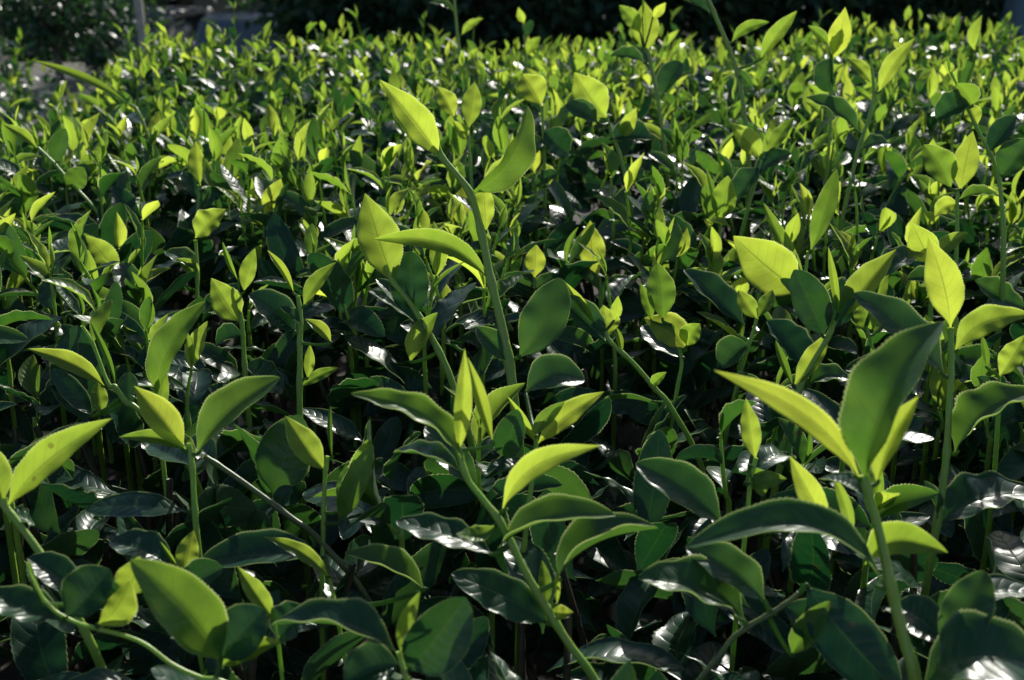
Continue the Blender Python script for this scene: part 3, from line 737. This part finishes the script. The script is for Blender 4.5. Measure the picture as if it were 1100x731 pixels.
tag(ho, 'dense mass of dark glossy tea leaves and countless far shoots filling the field', 'tea hedge', kind='stuff')

# neighbouring row at the left, lower, beyond the gap
def row_top(X, Y):
    e = np.minimum.reduce([X + 3.4, -.74 - .17*Y - X, Y - .9, 4.3 - Y])
    k = np.clip(e/.35, 0, 1)
    return .46*(.3 + .7*(1-(1-k)**2)) + .015*np.sin(9*X)*np.sin(7*Y), e
side = Geo(); save = (near_rows, mid_rows, far_rows); near_rows, mid_rows, far_rows = [], [], []
mature(8000, -3.4, -.85, .9, 4.3, row_top, .12, 31, frust=False)
rs_ = np.random.default_rng(9)
for i in range(2200):
    x, y = rs_.uniform(-3.4, -.85), rs_.uniform(.9, 4.3)
    z, e = row_top(x, y)
    if e < .02: continue
    rows, path = gen_shoot(rs_, np.array([x, y, z-.03]), rs_.uniform(.05, .10), rs_.uniform(.75, 1.1), rs_.uniform(0, 6.28), abs(rs_.normal())*.25, .1)
    far_rows.extend(rows); tube(side, path[::2], .0018, .001, 4, mi=1, smooth=1)
rows_to(side, near_rows + mid_rows + far_rows, 3, 6)
sr = side.build('tea_hedge', [M_LEAF, M_STEM]); tag(sr, 'lower neighbouring row of tea beyond the gap at the left edge', 'tea hedge', kind='stuff')

# ---------------------------------------------------------------- grass blade at left
gb0 = at(152, 128, 1.45); gpts = [at(138, 112, 1.45), at(120, 100, 1.45), at(85, 82, 1.45), at(36, 65, 1.45)]
e = empty('grass_blade', gb0); tag(e, 'long arching pale green grass blade sticking out leftwards over the hedge', 'grass')
g = Geo(); b = gpts[0]; a = gpts[-1]-b
leaf_geo(g, b[None], unit(a)[None], np.array([[.2, -.6, .8]]), np.array([np.linalg.norm(a)]), np.array([.014]), np.array([.05]), np.array([R(25)]), np.array([0.]), np.array([.4]), np.array([.0]),
         np.array([.85]), np.array([.5]), 5, 30)
g.build('blade', [M_LEAF], e, gb0)
g = Geo(); tube(g, [gb0 + np.array([.03, 0, -.12]), gb0, b], .0022, .0020, 6); g.build('stem', [M_STEM], e, gb0)

# ---------------------------------------------------------------- bushes behind, and unseen trees added for shade
def bush(name, label, cat, base, trunk_h, cr, cz, n, leafL, rs, group=None, age=.05, ntrunk=1, tr=.03):
    rr = np.random.default_rng(rs)
    e = empty(name, base); tag(e, label, cat, group)
    base = np.array(base, float)
    g = Geo()
    ctr = base + np.array([0, 0, cz])
    for k in range(ntrunk):
        f = base + np.append(rr.normal(size=2)*.05*(ntrunk > 1), 0)
        tip = ctr + np.append(rr.normal(size=2)*cr[0]*.2, cr[2]*.5)
        mid_ = (f+tip)/2 + np.append(rr.normal(size=2)*cr[0]*.10, 0)
        tube(g, [f - [0, 0, .05], f + [0, 0, trunk_h*.5], mid_, tip], tr, tr*.3, 8, smooth=4)
    g.build('trunk', [M_BARK], e, base)
    g = Geo()
    for k in range(9):
        p = base + np.array([0, 0, trunk_h*rr.uniform(.7, 1.3)])
        dv = unit(rr.normal(size=3)*[1, 1, .5] + [0, 0, .4])
        q = ctr + dv*np.array(cr)*.75
        tube(g, [p, (p+q)/2 + rr.normal(size=3)*.06*cr[0], q], tr*.4, tr*.1, 5, smooth=3)
    g.build('branch', [M_BARK], e, base)
    # leaf clumps
    nc = max(12, n//70); rows = []
    cd = unit(rr.normal(size=(nc, 3))); cc = ctr + cd*np.array(cr)*(rr.uniform(.35, 1.0, (nc, 1))**.5)
    csz = rr.uniform(.16, .34, nc)*cr[0]
    for k in range(n):
        j = rr.integers(nc)
        p = cc[j] + rr.normal(size=3)*csz[j]*[1, 1, .75]
        if p[2] < base[2] + .03: continue
        d = unit(rr.normal(size=3) + (p-ctr)/np.array(cr)*.8)
        L = leafL*rr.uniform(.7, 1.25)
        rows.append((p, d, np.array([0, 0, 1]) + rr.normal(size=3)*.6, L, L*.42, rr.uniform(0, .2), R(rr.uniform(5, 25)), 0., 0., .05,
                     np.clip(age + rr.normal()*.08, 0, 1), rr.uniform(0, 1), 0))
    g = Geo(); rows_to(g, rows, 3, 5); g.build('crown', [M_LEAF if name == 'garden_shrub' else M_BUSH], e, base)
    return e
def ground_xy(px, D):
    return (px-550)/FPX*D, D
def gz(y): return float(terrain_z(np.array(0.), np.array(float(y))))

x, y = ground_xy(72, 6.0)
bush('garden_shrub', 'dark leafy shrub with glinting leaves standing past the gap at top left', 'shrub', (x, y, 0), .25, (.34, .32, .55), .72, 2600, .05, 41, tr=.025)
x, y = ground_xy(128, 6.6)
bush('garden_shrub', 'low shrub between the dark top-left shrub and the pale post', 'shrub', (x, y, 0), .12, (.16, .16, .22), .25, 700, .045, 42, tr=.012)
specs = [(20, 9.5, .9, 1.5), (395, 8.8, .62, 1.5), (455, 9.6, .9, 1.6), (520, 8.4, 1.0, 1.7), (620, 9.2, 1.1, 1.8), (715, 8.3, .9, 1.6), (800, 9.6, 1.1, 1.9), (890, 8.4, 1.0, 1.7), (985, 9.0, 1.05, 1.8), (1060, 9.8, 1.0, 1.7)]
names = ['left of the parked car', 'just right of the parked car', 'second to the right of the parked car', 'behind the hedge left of top centre', 'behind the hedge at top centre',
         'right of top centre', 'behind the tall thin shoot at the top', 'behind the bright pointed leaf at upper right', 'at upper right, next to last', 'nearest the blue-grey sheet at top right']
for k, ((px, D, rad, ht), nm) in enumerate(zip(specs, names)):
    x, y = ground_xy(px, D)
    bush('background_bush', f'dark shaded bush {nm}', 'bush', (x, y, gz(y)), .35, (rad, rad*.8, ht*.62), ht*.55, 7000, .10, 60+k, 'dark bushes beyond the hedge', .02, 2, .045)

for (tx_, ty_, sd_, nm) in ((-3.0, 27.2, 91, 'beyond the blue-grey parked car'), (-7.9, 27.6, 92, 'beside the pale house wall'), (-.6, 19.5, 93, 'behind the dark bushes left of top centre')):  # added trees, crowns out of view, there to shade the background
    bush('added_shade_tree', 'broad dark added shade tree ' + nm, 'tree', (tx_, ty_, gz(ty_)), 1.6, (2.6, 2.4, 1.5), 3.4, 5200, .22, sd_, 'unseen trees added for shade', .03, 1, .16)
# ---------------------------------------------------------------- post
p0 = at(156, 70, 5.6); p1 = at(147, 0, 5.6); dv = (p1-p0)
bot = p0 - dv*(p0[2]+.05)/dv[2]; top = p0 + dv*(1.25-p0[2])/dv[2]
g = Geo(); tube(g, [bot, (bot+top)/2 + np.array([.004, 0, 0]), top], .021, .018, 10, smooth=3)
po = g.build('wooden_post', [M_POST], None, bot); tag(po, 'thin pale leaning post at the top left beyond the hedge', 'post')

# ---------------------------------------------------------------- simple box-built things
def boxg(g, c, s, mi=0, bev=0.0, top=(1, 1), shift=(0, 0)):
    cx, cy, cz = c; sx, sy, sz = [q/2 for q in s]
    v = []
    for z, k in ((-1, 0), (1, 1)):
        tx, ty = (top if k else (1, 1)); ox, oy = (shift if k else (0, 0))
        for ax, ay in ((-1, -1), (1, -1), (1, 1), (-1, 1)): v.append((cx+ax*sx*tx+ox, cy+ay*sy*ty+oy, cz+z*sz))
    f = [(0, 3, 2, 1), (4, 5, 6, 7), (0, 1, 5, 4), (1, 2, 6, 5), (2, 3, 7, 6), (3, 0, 4, 7)]
    g.add(np.array(v), np.array(f), np.zeros((8, 2)), np.zeros(8), np.zeros(8), mi)
def finish(o, bev):
    for p in o.data.polygons: p.use_smooth = False
    if bev:
        m = o.modifiers.new('bevel', 'BEVEL'); m.width = bev; m.segments = 3; m.limit_method = 'ANGLE'
    return o
def part(name, mats, e, parts, bev=.0):
    g = Geo()
    for p in parts: boxg(g, *p)
    return finish(g.build(name, mats, e), bev)
def car(label, loc, rz, paint):
    e = empty('parked_car', loc); e.rotation_euler = (0, 0, rz); tag(e, label, 'car', 'cars parked on the road')
    part('body', [paint], e, [((0, 0, .55), (4.1, 1.68, .52), 0, 0, (.97, .94))], .10)
    part('cabin', [paint], e, [((-.15, 0, 1.085), (2.5, 1.56, .55), 0, 0, (.66, .80), (-.05, 0))], .06)
    part('windscreen', [M_GLASS], e, [((.815, 0, 1.06), (.30, 1.36, .40), 0, 0, (1, .86), (-.27, 0))], .01)
    part('rear_window', [M_GLASS], e, [((-1.16, 0, 1.06), (.30, 1.34, .38), 0, 0, (1, .86), (.17, 0))], .01)
    for s in (-1, 1):
        part('side_window', [M_GLASS], e, [((-.15, s*.715, 1.08), (1.75, .10, .36), 0, 0, (.74, 1), (-.05, -s*.10))], .01)
        part('headlight', [M_LAMP], e, [((2.02, s*.60, .64), (.10, .34, .14))], .02)
        part('tail_light', [M_RED], e, [((-2.02, s*.66, .68), (.10, .24, .20))], .02)
        part('mirror', [paint], e, [((.62, s*.90, .92), (.10, .18, .13))], .03)
        for xx in (-1.25, 1.25):
            g = Geo(); th = .31
            tube(g, [(xx, s*.64, .31), (xx, s*.83, .31)], .31, .31, 20, smooth=1)
            w = g.build('wheel', [M_RUBBER], e)
            g = Geo(); tube(g, [(xx, s*.832, .31), (xx, s*.842, .31)], .19, .17, 16, smooth=1)
            rim = g.build('rim', [M_LAMP], w)
    return e
x, y = ground_xy(266, 22)
car('blue-grey parked car seen low behind the hedge at top left', (x, y, gz(y)+.01), R(-80), M_CAR)
x, y = ground_xy(196, 24.3)
car('dark parked car showing a red tail light by the pale wall', (x-.1, y, gz(y)+.01), R(75), M_CAR2)
# low house wall behind the cars
x, y = ground_xy(205, 29)
z = gz(29)
e = empty('house', (x, y, z)); tag(e, 'pale rendered house wall behind the parked cars at top left', 'house')
part('wall', [M_WALL], e, [((0, 2, 1.35), (7.0, 4, 2.7))])
part('roof', [M_ROOF], e, [((0, 2, 3.05), (7.8, 4.8, .7), 0, 0, (1, .15))])
part('door', [M_ROOF], e, [((1.6, -.02, 1.0), (.9, .06, 2.0))], .01)
for xx in (-2, -.2):
    w = part('window', [M_GLASS], e, [((xx, -.02, 1.5), (1.0, .06, 1.0))], .01)
    part('sill', [M_WALL], w, [((xx, -.06, .96), (1.15, .14, .07))], .01)
# blue-grey sheet hanging at the top right
x, y = ground_xy(1112, 7.6)
e = empty('covered_stack', (x, y, gz(y))); tag(e, 'blue-grey tarpaulin covered stack at the top right corner', 'stack')
part('tarpaulin', [M_TARP], e, [((.1, 0, .65), (.72, .5, 1.3), 0, 0, (.70, .7), (.06, 0))], .05)
# roadside wall to the left behind the shrub
x, y = ground_xy(-20, 7.4)
e = empty('garden_wall', (x, y, 0)); tag(e, 'low grey wall with pale top behind the shrub at the left edge', 'wall')
part('wall_face', [M_TARMAC], e, [((-1.3, 0, .14), (3.0, .16, .34))], .01)
part('coping', [M_GRAVEL], e, [((-1.3, 0, .33), (3.06, .22, .05))], .01)
